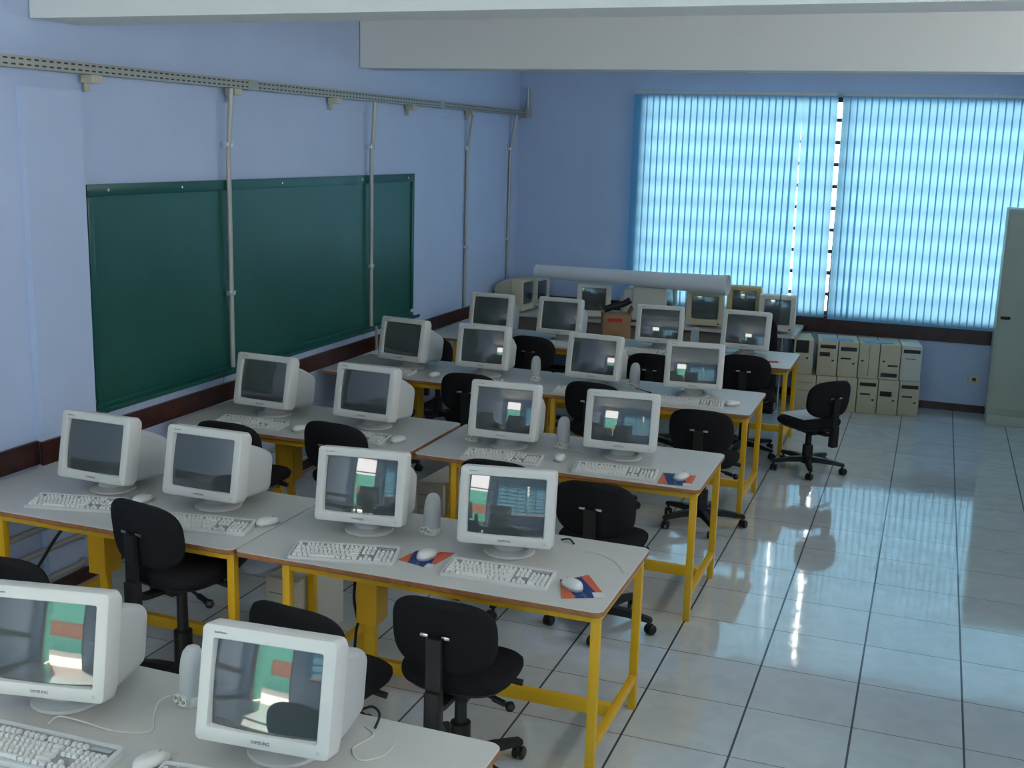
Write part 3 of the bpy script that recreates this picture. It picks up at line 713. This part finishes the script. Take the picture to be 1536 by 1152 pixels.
# ------------------------------------------------------------------ office chairs
def make_chair():
    """origin on the floor under the column, sitter faces +y"""
    root = thing('office_chair'); SZ = .515
    s = MB()
    def S(k, z, sag=0): return [(p[0] * k, p[1] * k + .015, z - sag * max(0, p[1] / .21) ** 2) for p in superell(.45, .42, 3.0, 40)]
    s.loft([S(.90, SZ - .062), S(.97, SZ - .052, .012), S(1.0, SZ - .035, .018), S(.995, SZ - .014, .022), S(.93, SZ - .002, .02), S(.6, SZ + .002, .01), S(.15, SZ - .002, 0)]); s.build('seat', M['fabric'], root, angle=80)
    MB().loft([S(.5, SZ - .085), S(.86, SZ - .075), S(.90, SZ - .061)]).build('seat_pan', M['black'], root)
    bk = MB()
    def B(k, y, dz=0): return [(p[0] * k, y - .215 + .05 * (p[0] * k / .21) ** 2 - .10 * (p[1] * k), p[1] * k + SZ + .185) for p in superell(.425, .295, 3.0, 40)]
    bk.loft([B(.30, -.037), B(.80, -.036), B(.95, -.030), B(1.0, -.014), B(.985, .004), B(.92, .016), B(.6, .022), B(.2, .022)]); bk.build('backrest', M['fabric'], root, angle=80)
    st = MB(); zz = SZ
    pts = [(0, .0, zz - .10), (0, -.15, zz - .105), (0, -.245, zz - .09), (0, -.268, zz - .02), (0, -.268, zz + .06), (0, -.272, zz + .195)]
    P = spline(pts, 4); rings = []
    for i, p in enumerate(P):
        d = (P[min(i + 1, len(P) - 1)] - P[max(i - 1, 0)]).normalized(); nn = Vector((1, 0, 0)).cross(d)
        w = .030 if p.z > zz - .03 else .026
        rings.append([tuple(p + Vector((sx * w, 0, 0)) + nn * sy * .010) for sx, sy in ((-1, -1), (1, -1), (1, 1), (-1, 1))])
    st.loft(rings); st.box((0, -.268, zz - .10), (.062, .05, .17), .008); st.build('backrest_bar', M['black'], root)
    for sx in (-1, 1): MB().box((sx * .043, -.262, zz + .200), (.034, .014, .014), .003).build('bolt_plate', M['steel'], root)
    mc = MB().box((0, -.02, zz - .10), (.15, .20, .045), .012); mc.build('tilt_mechanism', M['black'], root)
    lv = MB(); lv.cyl((.06, -.03, zz - .10), (.215, -.045, zz - .135), .007, n=10); lv.cyl((.15, -.039, zz - .12), (.20, -.044, zz - .131), .013, n=12)
    lv.build('height_lever', M['black'], root); 
    kn = MB(); kn.lathe([(0, -.021), (.014, -.016), (.021, 0), (.014, .016), (0, .021)], 14, tr=Matrix.Translation((.222, -.046, zz - .137)), caps=False); kn.build('lever_knob', M['black'], root)
    k2 = MB(); k2.cyl((.17, .05, zz - .075), (.235, .06, zz - .085), .013, n=12); k2.build('side_knob', M['black'], root)
    cl = MB(); cl.lathe([(.0, .065), (.048, .065), (.050, .10), (.042, .13), (.041, .245), (.025, .250), (.024, zz - .115), (0, zz - .115)], 22, caps=False); cl.build('column', M['black'], root)
    for k in range(5):
        a = 2 * PI * k / 5 + .3
        Rm = Matrix.Rotation(a, 4, 'Z'); lg = MB()
        rr = []
        for x, z, w, h in ((.03, .098, .030, .024), (.16, .096, .024, .020), (.285, .084, .018, .014), (.295, .080, .014, .010)):
            rr.append([(x, sx * w, z + sz * h) for sx, sz in ((-1, -.9), (1, -.9), (.75, .9), (-.75, .9))])
        lg.loft(rr, tr=Rm); l = lg.build('leg', M['black'], root)
        cs = MB(); ca = a + (k * 1.7 + .6)
        Cm = Rm @ Matrix.Translation((.278, 0, 0)) @ Matrix.Rotation(k * 1.7 + .6, 4, 'Z')
        cs.cyl((0, 0, .045), (0, 0, .075), .009, n=10, tr=Cm)
        for sy in (-1, 1): cs.lathe([(0, -.010), (.022, -.010), (.027, -.005), (.027, .005), (.022, .010), (0, .010)], 18, tr=Cm @ Matrix.Translation((.014, sy * .015, .0275)) @ Matrix.Rotation(PI / 2, 4, 'X'), caps=False)
        cs.box((.010, 0, .045), (.040, .014, .022), .004, tr=Cm); cs.build('caster', M['black'], l)
    return root
UP = ('seat', 'seat_pan', 'backrest', 'backrest_bar', 'bolt_plate', 'tilt_mechanism', 'height_lever', 'lever_knob', 'side_knob')
CH = [  # backrest x, y, raise, turn, label
 (2.80, -8.385, .0, .0, 'black office chair pushed toward the aisle end of the second desk row'),
 (2.33, -8.66, .0, -.12, 'black office chair mostly hidden behind the nearest aisle-side monitor'),
 (1.318, -8.195, .115, -.2, 'black raised office chair with backrest high against a keyboard, beside the seam, second row'),
 (1.02, -8.70, .0, .1, 'black office chair whose rounded top shows just over the nearest-row monitor farther from the aisle'),
 (2.894, -6.70, .0, .0, 'black office chair at the aisle end of the middle desk row'),
 (2.325, -6.61, .02, .0, 'black office chair behind the aisle monitor of the second desk row, only its top showing'),
 (1.30, -6.50, .085, -.1, 'black raised office chair standing between wall-side monitors, before the middle row seam'),
 (.755, -6.74, .08, .0, 'black office chair showing a thin dark arc over a wall-side second-row monitor'),
 (3.07, -4.84, .0, .0, 'black office chair at the aisle end of the fourth desk row'),
 (2.28, -4.66, .07, -.1, 'black office chair tucked at the middle of the fourth desk row behind a monitor'),
 (1.38, -4.69, .05, .06, 'black office chair near the yellow table legs and seam, fourth desk row'),
 (.66, -4.72, .0, .15, 'black office chair closest to the chalkboard in the fourth desk row, nearly hidden'),
 (3.03, -2.83, .03, .0, 'black office chair at the aisle end of the farthest desk row'),
 (2.30, -3.0, .0, .0, 'black office chair behind a grey speaker, farthest desk row'),
 (1.20, -2.84, .03, -.05, 'black office chair behind a sideways speaker, second seat in the farthest desk row'),
 (.325, -3.03, -.02, .0, 'black office chair closest to the chalkboard wall in the farthest desk row'),
 (3.755, -3.05, -.075, .85, 'black office chair alone in the open aisle before the stacked computer towers'),
 (2.70, -10.35, .0, .1, 'black office chair mirrored in the nearest aisle-side screen'),
]
proto = make_chair(); Ck = Kind(proto); first = True
OBST = [(-.02, -3.4 + .05 * i) for i in range(24)]
for r in FY:
    for xx in (XL0 + .31, XS0 - .035, XS1 + .235 + XE[r] - 3.325, XE[r] - .035): OBST += [(xx, FY[r] + .055), (xx, FY[r] + DEP - .055)]
for i, (x, y, dz, a, lab) in enumerate(CH):
    base = Vector((x, y, 0)) + Matrix.Rotation(a, 3, 'Z') @ Vector((0, .225, 0))
    o = Ck.put(base, a, lab, 'chair', 'black office chairs')
    best = max(range(0, 72, 4), key=lambda sp: min([min((base.x + rr * math.cos(a + .3 + math.radians(sp + 72 * k)) - q[0]) ** 2 + (base.y + rr * math.sin(a + .3 + math.radians(sp + 72 * k)) - q[1]) ** 2 for q in OBST) for k in range(5) for rr in (.12, .2, .28)]))
    if 'alone' in lab: best = 0
    OBST += [(base.x + rr * math.cos(a + .3 + math.radians(best + 72 * k)), base.y + rr * math.sin(a + .3 + math.radians(best + 72 * k))) for k in range(5) for rr in (.0, .12, .2, .28)]
    for c in o.children:
        nm = c.name.split('.')[0]
        if nm == 'leg': c.rotation_euler = (0, 0, math.radians(best))
        if nm in UP: c.location = (0, 0, dz)
        elif nm == 'column': c.location = (0, 0, 0); c.scale = (1, 1, 1 + dz / .400) ; c.location = (0, 0, -.065 * dz / .400)
# thin pale patch laid over the seat of the chair in the aisle
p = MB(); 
p.box((0, 0, 0), (.30, .28, .003), .0008); po = p.build('pale_seat_patch', M['paper'], None)
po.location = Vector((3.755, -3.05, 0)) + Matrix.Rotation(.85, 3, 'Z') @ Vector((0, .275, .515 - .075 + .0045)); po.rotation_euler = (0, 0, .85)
tag(po, 'thin pale patch covering the seat of the lone aisle chair', 'paper')

# ------------------------------------------------------------------ computer towers
def make_tower(style, m, w=.188, d=.42, h=.345):
    root = thing('computer_tower')
    MB().box((0, d / 2 + .012, h / 2), (w - .006, d - .024, h), .004).build('case', m, root)
    MB().box((0, .010, h / 2), (w, .024, h - .002), .007).build('front_panel', m, root)
    def bay(x, z, bw, bh, nm='drive_bay'): MB().box((x * w, -.0035, z * h), (bw * w, .006, bh * h), .0015).build(nm, M['bay'], root)
    def slot(x, z): bay(x, z, .50, .045, 'disk_slot')
    def btn(x, z): MB().box((x * w, -.005, z * h), (.022, .008, .016), .003).build('power_button', M['bay'], root)
    if style == 'a': bay(-.08, .80, .66, .36); btn(.2, .47)
    if style == 'b': bay(0, .84, .78, .10); bay(-.14, .62, .52, .12); btn(.28, .45)
    if style == 'c': bay(0, .80, .80, .11); slot(-.12, .53); btn(.28, .40)
    if style == 'd': btn(-.32, .5); MB().box((0, -.0025, .5 * h), (.004, .003, .9 * h), .001).build('panel_groove', M['bay'], root)
    if style == 'e': btn(-.3, .52); slot(.16, .40); bay(0, .13, .80, .11)
    if style == 'f': bay(0, .84, .82, .10); MB().box((-.05 * w, -.0025, .63 * h), (.5 * w, .003, .008)).build('badge', M['logo'], root)
    if style == 'g': MB().box((0, -.0025, .78 * h), (.8 * w, .003, .004)).box((0, -.0025, .55 * h), (.8 * w, .003, .004)).build('panel_groove', M['panel_brown'], root)
    if style == 'h': bay(0, .84, .82, .10); slot(-.1, .56); btn(.3, .40)
    if style == 'i': bay(-.12, .60, .58, .14); btn(.28, .42)
    return root
ang = .13
def fr(i, off=0): 
    x = 3.318 + .1935 * i + off; return x, -.635 + (x - 3.318) * .145
TW = [('bottom', 0, 'g', 'beige', 'plain beige tower at the chair-hidden end of the lower tier, next to the far table'), ('bottom', 1, 'g', 'beige', 'plain beige tower in the lower tier directly behind the lone chair back'),
      ('bottom', 2, 'd', 'beige', 'beige tower in the lower tier just beside the lone chair back'), ('bottom', 3, 'h', 'beige', 'beige lower-tier tower with dark top bay, fourth from the far table'),
      ('bottom', 4, 'i', 'beige', 'beige lower-tier tower with one dark square bay, fifth from the far table'), ('bottom', 5, 'h', 'beige', 'beige lower-tier tower at the cabinet-side end of the stack'),
      ('top', 0, 'a', 'beige', 'beige upper-tier tower with large dark bay, next to the far table'), ('top', 1, 'b', 'beige', 'beige upper-tier tower with two dark bays, second from the far table'),
      ('top', 2, 'c', 'beige', 'beige upper-tier tower with dark bay and slim slot, third from the far table'), ('top', 3, 'd', 'beige', 'plain beige upper-tier tower with centre groove, fourth from the far table'),
      ('top', 4, 'e', 'beige', 'beige upper-tier tower with dark bay near its bottom, fifth from the far table'), ('top', 5, 'f', 'beige_pale', 'whiter upper-tier tower at the cabinet-side end of the stack')]
for tier, i, stl, mm, lab in TW:
    t = make_tower(stl, M[mm]); x, y = fr(i)
    if tier == 'top': x += -.012 if i else -.045
    t.location = (x, y + (0 if tier == 'bottom' else .006), 0.0 if tier == 'bottom' else .3465); t.rotation_euler = (0, 0, ang if not (tier == 'top' and i == 0) else ang + .06)
    tag(t, lab, 'computer', 'beige computer towers stacked under the window')
SH = [(1, 'blue-grey sheet lying across the second and third stacked towers', .30), (3, 'blue-grey sheet lying across the fourth and fifth stacked towers', .28)]
for i, lab, w in SH:
    x, y = fr(i, .08); o = MB().box((0, .12, .002), (w, .18, .004), .001).build('folder', M['folder']); o.location = (x, y, .6922); o.rotation_euler = (0, 0, ang + .05 * i); tag(o, lab, 'folder', 'folders on the towers')
for x, y, a, lab, mm in ((1.525, -7.40, -.06, 'off-white tower under the second desk row beside a yellow leg', 'beige_pale'), (1.52, -5.62, -.05, 'off-white tower under the middle desk row behind a speaker', 'beige_pale')):
    t = make_tower('g', M[mm], .19, .42, .36); t.location = (x, y, 0); t.rotation_euler = (0, 0, a); tag(t, lab, 'computer', 'towers under the tables')

# ------------------------------------------------------------------ far table with the old monitors
ft = thing('work_table', 'long white table along the window wall loaded with old monitors', 'table', (1.62, -.86, 0))
MB().loft([xy(rrect(3.16, .80, .03, 5), TOPZ - .028, 0, .41), xy(rrect(3.16, .80, .03, 5), TOPZ, 0, .41)]).build('tabletop', M['top_white'], ft)
MB().box((0, .07, .53), (2.95, .018, .38), .002).build('front_panel', M['panel_brown'], ft)
for x in (-1.46, 1.455):
    for y in (.055, .75): MB().cyl((x, y, 0), (x, y, TOPZ - .03), .014, n=12).build('leg', M['steel'], ft)
def make_old_monitor(m, W=.37, H=.335, D=.38, bd=.12):
    root = thing('crt_monitor'); n = 5
    hz = .02
    def P(w, h, y, r, zc): return xz(rrect(w, h, r, n), y, zc + hz)
    c = H / 2
    MB().loft([P(W - .115, H - .115, .022, .01, c + .012), P(W - .095, H - .095, 0, .012, c + .012), P(W - .012, H - .012, -.002, .014, c), P(W, H, .008, .016, c), P(W, H, bd, .016, c), P(W - .03, H - .03, bd + .015, .016, c)], False, True).build('bezel', m, root)
    MB().loft([P(W - .032, H - .032, bd + .012, .02, c), P(W - .04, H - .045, bd + .10, .03, c), P(W - .10, H - .10, max(D - .05, bd + .11), .04, c - .01), P(W - .16, H - .16, max(D, bd + .13), .04, c - .01)]).build('rear_shell', m, root)
    g = MB(); vs = []; fs = []; nx = 12; nz = 10; R_ = .8; sw, sh = W - .11, H - .11
    for j in range(nz + 1):
        for i in range(nx + 1):
            x = -sw / 2 + sw * i / nx; z = -sh / 2 + sh * j / nz; vs.append((x, .004 + R_ - math.sqrt(R_ * R_ - x * x - z * z), z + c + .012 + hz))
    for j in range(nz):
        for i in range(nx): a = j * (nx + 1) + i; fs.append((a, a + 1, a + nx + 2, a + nx + 1))
    g.add(vs, fs); g.build('screen', M['screen'], root, angle=180)
    MB().lathe([(0, 0), (.12, 0), (.125, .006), (.09, .024), (0, .024)], 24, tr=Matrix.Translation((0, .17, 0)), caps=False).build('stand', m, root)
    MB().box((W / 2 - .045, -.004, .026 + hz), (.022, .008, .012), .003).build('power_button', M['bay'], root)
    return root
OLD = [(.415, -.665, 1.45, 'beige', .36, .335, .36, 'beige old monitor turned side-on at the corner end of the far table'),
       (.43, -.26, 1.42, 'beige_pale', .33, .31, .20, 'second side-on old monitor peeking out behind the corner one'),
       (1.165, -.80, .30, 'beige_pale', .35, .335, .38, 'old monitor under the paper roll facing the room, second group from the corner'),
       (1.93, -.62, 1.50, 'beige_pale', .42, .345, .50, 'large pale old monitor turned side-on in the middle of the far table'),
       (2.305, -.80, .12, 'beige', .37, .335, .38, 'beige old monitor under the open end of the paper roll'),
       (2.655, -.62, .04, 'beige_yellow', .335, .395, .38, 'yellowed old monitor with bright mustard frame on the far table'),
       (3.005, -.795, .05, 'beige_pale', .355, .35, .36, 'pale old monitor at the aisle end of the far table')]
for x, y, a, mm, W, H, D, lab in OLD:
    t = make_old_monitor(M[mm], W, H, D, .34 if W > .4 else .12); t.location = (x, y, TOPZ + .0006); t.rotation_euler = (0, 0, a); tag(t, lab, 'monitor', 'old monitors on the far table')
# paper roll
r = thing('paper_roll', 'long loose roll of white paper lying across the old monitors', 'paper roll', (0, 0, 0))
A, B_ = Vector((.50, -.70, 1.190)), Vector((2.54, -.925, 1.200)); dv = (B_ - A); ex = dv.normalized(); ey = Vector((0, 1, 0)); ey = (ey - ex * ey.dot(ex)).normalized(); ez = ex.cross(ey)
b = MB(); rings = []; ns = 64
for t, rad in ((0, .073), (.35, .078), (.7, .088), (.93, .100), (1.0, .108)):
    c_ = A + dv * t
    outer = [c_ + (ey * math.cos(a) + ez * math.sin(a) * (1 if math.sin(a) > 0 else 1 + .12 * t * t)) * rad for a in [2 * PI * i / ns * 1.12 for i in range(ns)]]
    outer = []; inner = []
    for i in range(ns + 1):
        a = -.9 + 2 * PI * 1.35 * i / ns; k = rad * (1 - .16 * i / ns)
        outer.append(c_ + (ey * math.cos(a) + ez * math.sin(a)) * k); inner.append(c_ + (ey * math.cos(a) + ez * math.sin(a)) * (k - .004))
    rings.append(outer + inner[::-1])
b.loft(rings); b.build('rolled_sheet', M['paper'], r, angle=60)
# carton with a dark thing on it
cb_ = thing('cardboard_box', 'brown cardboard carton with red print behind the farthest desk row', 'box', (1.66, -1.52, 0.0), .35)
cb_.location = (1.555, -1.36, .0)
MB().box((0, 0, .455), (.27, .24, .91), .003).build('carton_body', M['carton'], cb_)
for sx in (-1, 1): MB().box((sx * .16, 0, .94), (.006, .25, .09), .001, tr=Matrix.Translation((sx * .12, 0, .91)) @ Matrix.Rotation(sx * .5, 4, 'Y') @ Matrix.Translation((-sx * .16, 0, -.91))).build('flap', M['carton'], cb_)
MB().box((-.02, -.1205, .86), (.14, .002, .035)).build('printed_mark', M['red'], cb_)
dk = MB(); dk.tube(spline([(-.13, 0, 0), (-.05, .0, .03), (.05, 0, .06), (.12, 0, .10)]), .032, 12); o = dk.build('cloth_bundle', M['black']); o.location = (1.57, -1.37, .945); o.rotation_euler = (0, 0, .3)
tag(o, 'black bundle lying on top of the brown cardboard carton', 'bundle')
# dark upright bag with a rod by the far table
bg = thing('black_bag', 'black upright bag with a thin rod before the aisle end of the far table', 'bag', (2.99, -.98, 0))
MB().loft([xy(superell(.14, .10, 3, 24), 0), xy(superell(.16, .12, 3, 24), .2), xy(superell(.15, .11, 3, 24), .6), xy(superell(.11, .09, 3, 24), .84), xy(superell(.05, .05, 3, 24), .90)]).build('body', M['fabric'], bg)
MB().cyl((.05, 0, .82), (.065, .0, 1.22), .004, n=8).build('rod', M['black'], bg)
o = MB().box((0, 0, .003), (.10, .05, .006), .002).build('card', M['red']); o.location = (3.19, -2.36, TOPZ + .0006); o.rotation_euler = (0, 0, .4); tag(o, 'small red card at the aisle end of the farthest desk row', 'card')
# ------------------------------------------------------------------ cables
def cable(name, pts, r, m, lab):
    o = MB().tube(spline(pts), r, 8).build(name, m); tag(o, lab, 'cable'); return o
zc = TOPZ + .0032
cable('audio_cable', [(2.03, -9.53, zc), (2.045, -9.50, zc + .012), (2.13, -9.495, zc + .010), (2.22, -9.49, zc), (2.30, -9.475, zc), (2.335, -9.44, zc), (2.29, -9.375, zc), (2.268, -9.32, zc + .02), (2.285, -9.285, zc + .028)], .0024, M['white_cable'], 'thin white cable looping from the speaker before the nearest monitor')
cable('monitor_cable', [(2.84, -9.10, zc), (2.89, -9.105, zc + .03), (2.93, -9.13, zc + .025), (2.935, -9.17, zc)], .0042, M['rubber'], 'short black cable arching out behind the nearest aisle-side monitor')
cable('audio_cable', [(2.90, -9.17, zc), (2.95, -9.21, zc), (2.93, -9.30, zc), (2.98, -9.35, zc), (3.03, -9.30, zc), (3.03, -9.22, zc)], .0022, M['white_cable'], 'thin white cable coiled behind the nearest aisle-side monitor')
cable('audio_cable', [(3.02, -7.42, zc), (3.13, -7.43, zc), (3.23, -7.50, zc), (3.295, -7.61, zc)], .002, M['white_cable'], 'thin white cable crossing the aisle end of the second desk row')
cable('monitor_cable', [(2.93, -7.33, zc), (2.97, -7.335, zc + .01), (3.0, -7.36, zc)], .004, M['rubber'], 'short black cable end behind the aisle-side monitor, second desk row')
cable('audio_cable', [(2.42, -3.99, zc + .01), (2.50, -4.02, zc), (2.56, -4.06, zc), (2.52, -4.12, zc), (2.62, -4.14, zc), (2.70, -4.10, zc)], .003, M['rubber'], 'tangled dark cable beside the speaker of the fourth desk row')
cable('audio_cable', [(2.46, -5.84, zc + .01), (2.53, -5.84, zc), (2.58, -5.88, zc), (2.54, -5.93, zc)], .0025, M['white_cable'], 'pale cable beside the grey speaker of the middle desk row')
cable('power_cable', [(.60, -7.72, .70), (.50, -7.78, .55), (.40, -7.82, .38), (.27, -7.86, .20), (.20, -7.9, .012)], .008, M['rubber'], 'thick black cord slanting down under the wall-side table, second desk row')
cable('power_cable', [(2.045, -7.60, .68), (2.04, -7.60, .55), (2.03, -7.60, .42), (2.05, -7.60, .31), (2.035, -7.59, .25), (2.01, -7.58, .012)], .007, M['rubber'], 'black cord hanging beside the yellow power box, second desk row')

# ------------------------------------------------------------------ light
W = bpy.data.worlds.new('sky'); SC.world = W; W.use_nodes = True
bgN = W.node_tree.nodes['Background']
SKY = 8.0
bgN.inputs['Color'].default_value = (1.0, 0.985, 0.96, 1); bgN.inputs['Strength'].default_value = SKY
def portal(name, x, y, z, sx, sz, face):
    l = bpy.data.lights.new(name, 'AREA'); l.shape = 'RECTANGLE'; l.size = sx; l.size_y = sz; l.cycles.is_portal = True
    o = bpy.data.objects.new(name, l); COL.objects.link(o); o.location = (x, y, z); o.rotation_euler = (PI / 2 * (1 if face < 0 else -1), 0, 0)
    # a light looks down its own -z: +90 deg about x turns that to +y, -90 deg to -y
    return o
portal('window_portal', (WX0 + WX1) / 2, 0.16, (WZ0 + WZ1) / 2, WX1 - WX0, WZ1 - WZ0, 1)
portal('door_portal', (DX0 + DX1) / 2, RY - 0.23, DZ / 2, DX1 - DX0, DZ, -1)
hp = portal('fill_window_portal', RX + .18, (CY0 + CY1) / 2, (CZ0 + CZ1) / 2, CY1 - CY0, CZ1 - CZ0, 1)  # guides sky light through the added fill window
hp.rotation_euler = (PI / 2, 0, PI / 2)
portal('near_window_portal', (VX0 + VX1) / 2, RY - 0.16, 2.0, VX1 - VX0, 2.02, -1)
sun = bpy.data.lights.new('sun', 'SUN'); sun.energy = 45; sun.angle = math.radians(0.6); sun.color = (1, 0.93, 0.82)
so = bpy.data.objects.new('sun', sun); COL.objects.link(so)
so.rotation_euler = Vector((0.22, 0.62, -0.75)).to_track_quat('-Z', 'Y').to_euler()

# ------------------------------------------------------------------ camera
cam = bpy.data.cameras.new('camera'); co = bpy.data.objects.new('camera', cam); COL.objects.link(co)
cam.sensor_width = 36; cam.lens = 36 * 1717.37 / 1536; cam.clip_start = 0.05
right = Vector((0.93750186, 0.34680631, 0.02855948)); up = Vector((-0.09763041, 0.18336529, 0.97818479)); fw = Vector((-0.33400384, 0.91983833, -0.20576414))
R3 = Matrix((right, up, -fw)).transposed()
co.matrix_world = Matrix.Translation((4.37304601, -12.0101344, 2.48908403)) @ R3.to_4x4()
SC.camera = co
SC.view_settings.view_transform = 'Standard'; SC.view_settings.look = 'None'; SC.view_settings.gamma = 1.0
SC.view_settings.use_curve_mapping = False; SC.view_settings.exposure = 0.05
SC.cycles.use_denoising = True; SC.cycles.max_bounces = 12; SC.cycles.diffuse_bounces = 8; SC.cycles.transparent_max_bounces = 12
SC.cycles.sample_clamp_indirect = 6.0
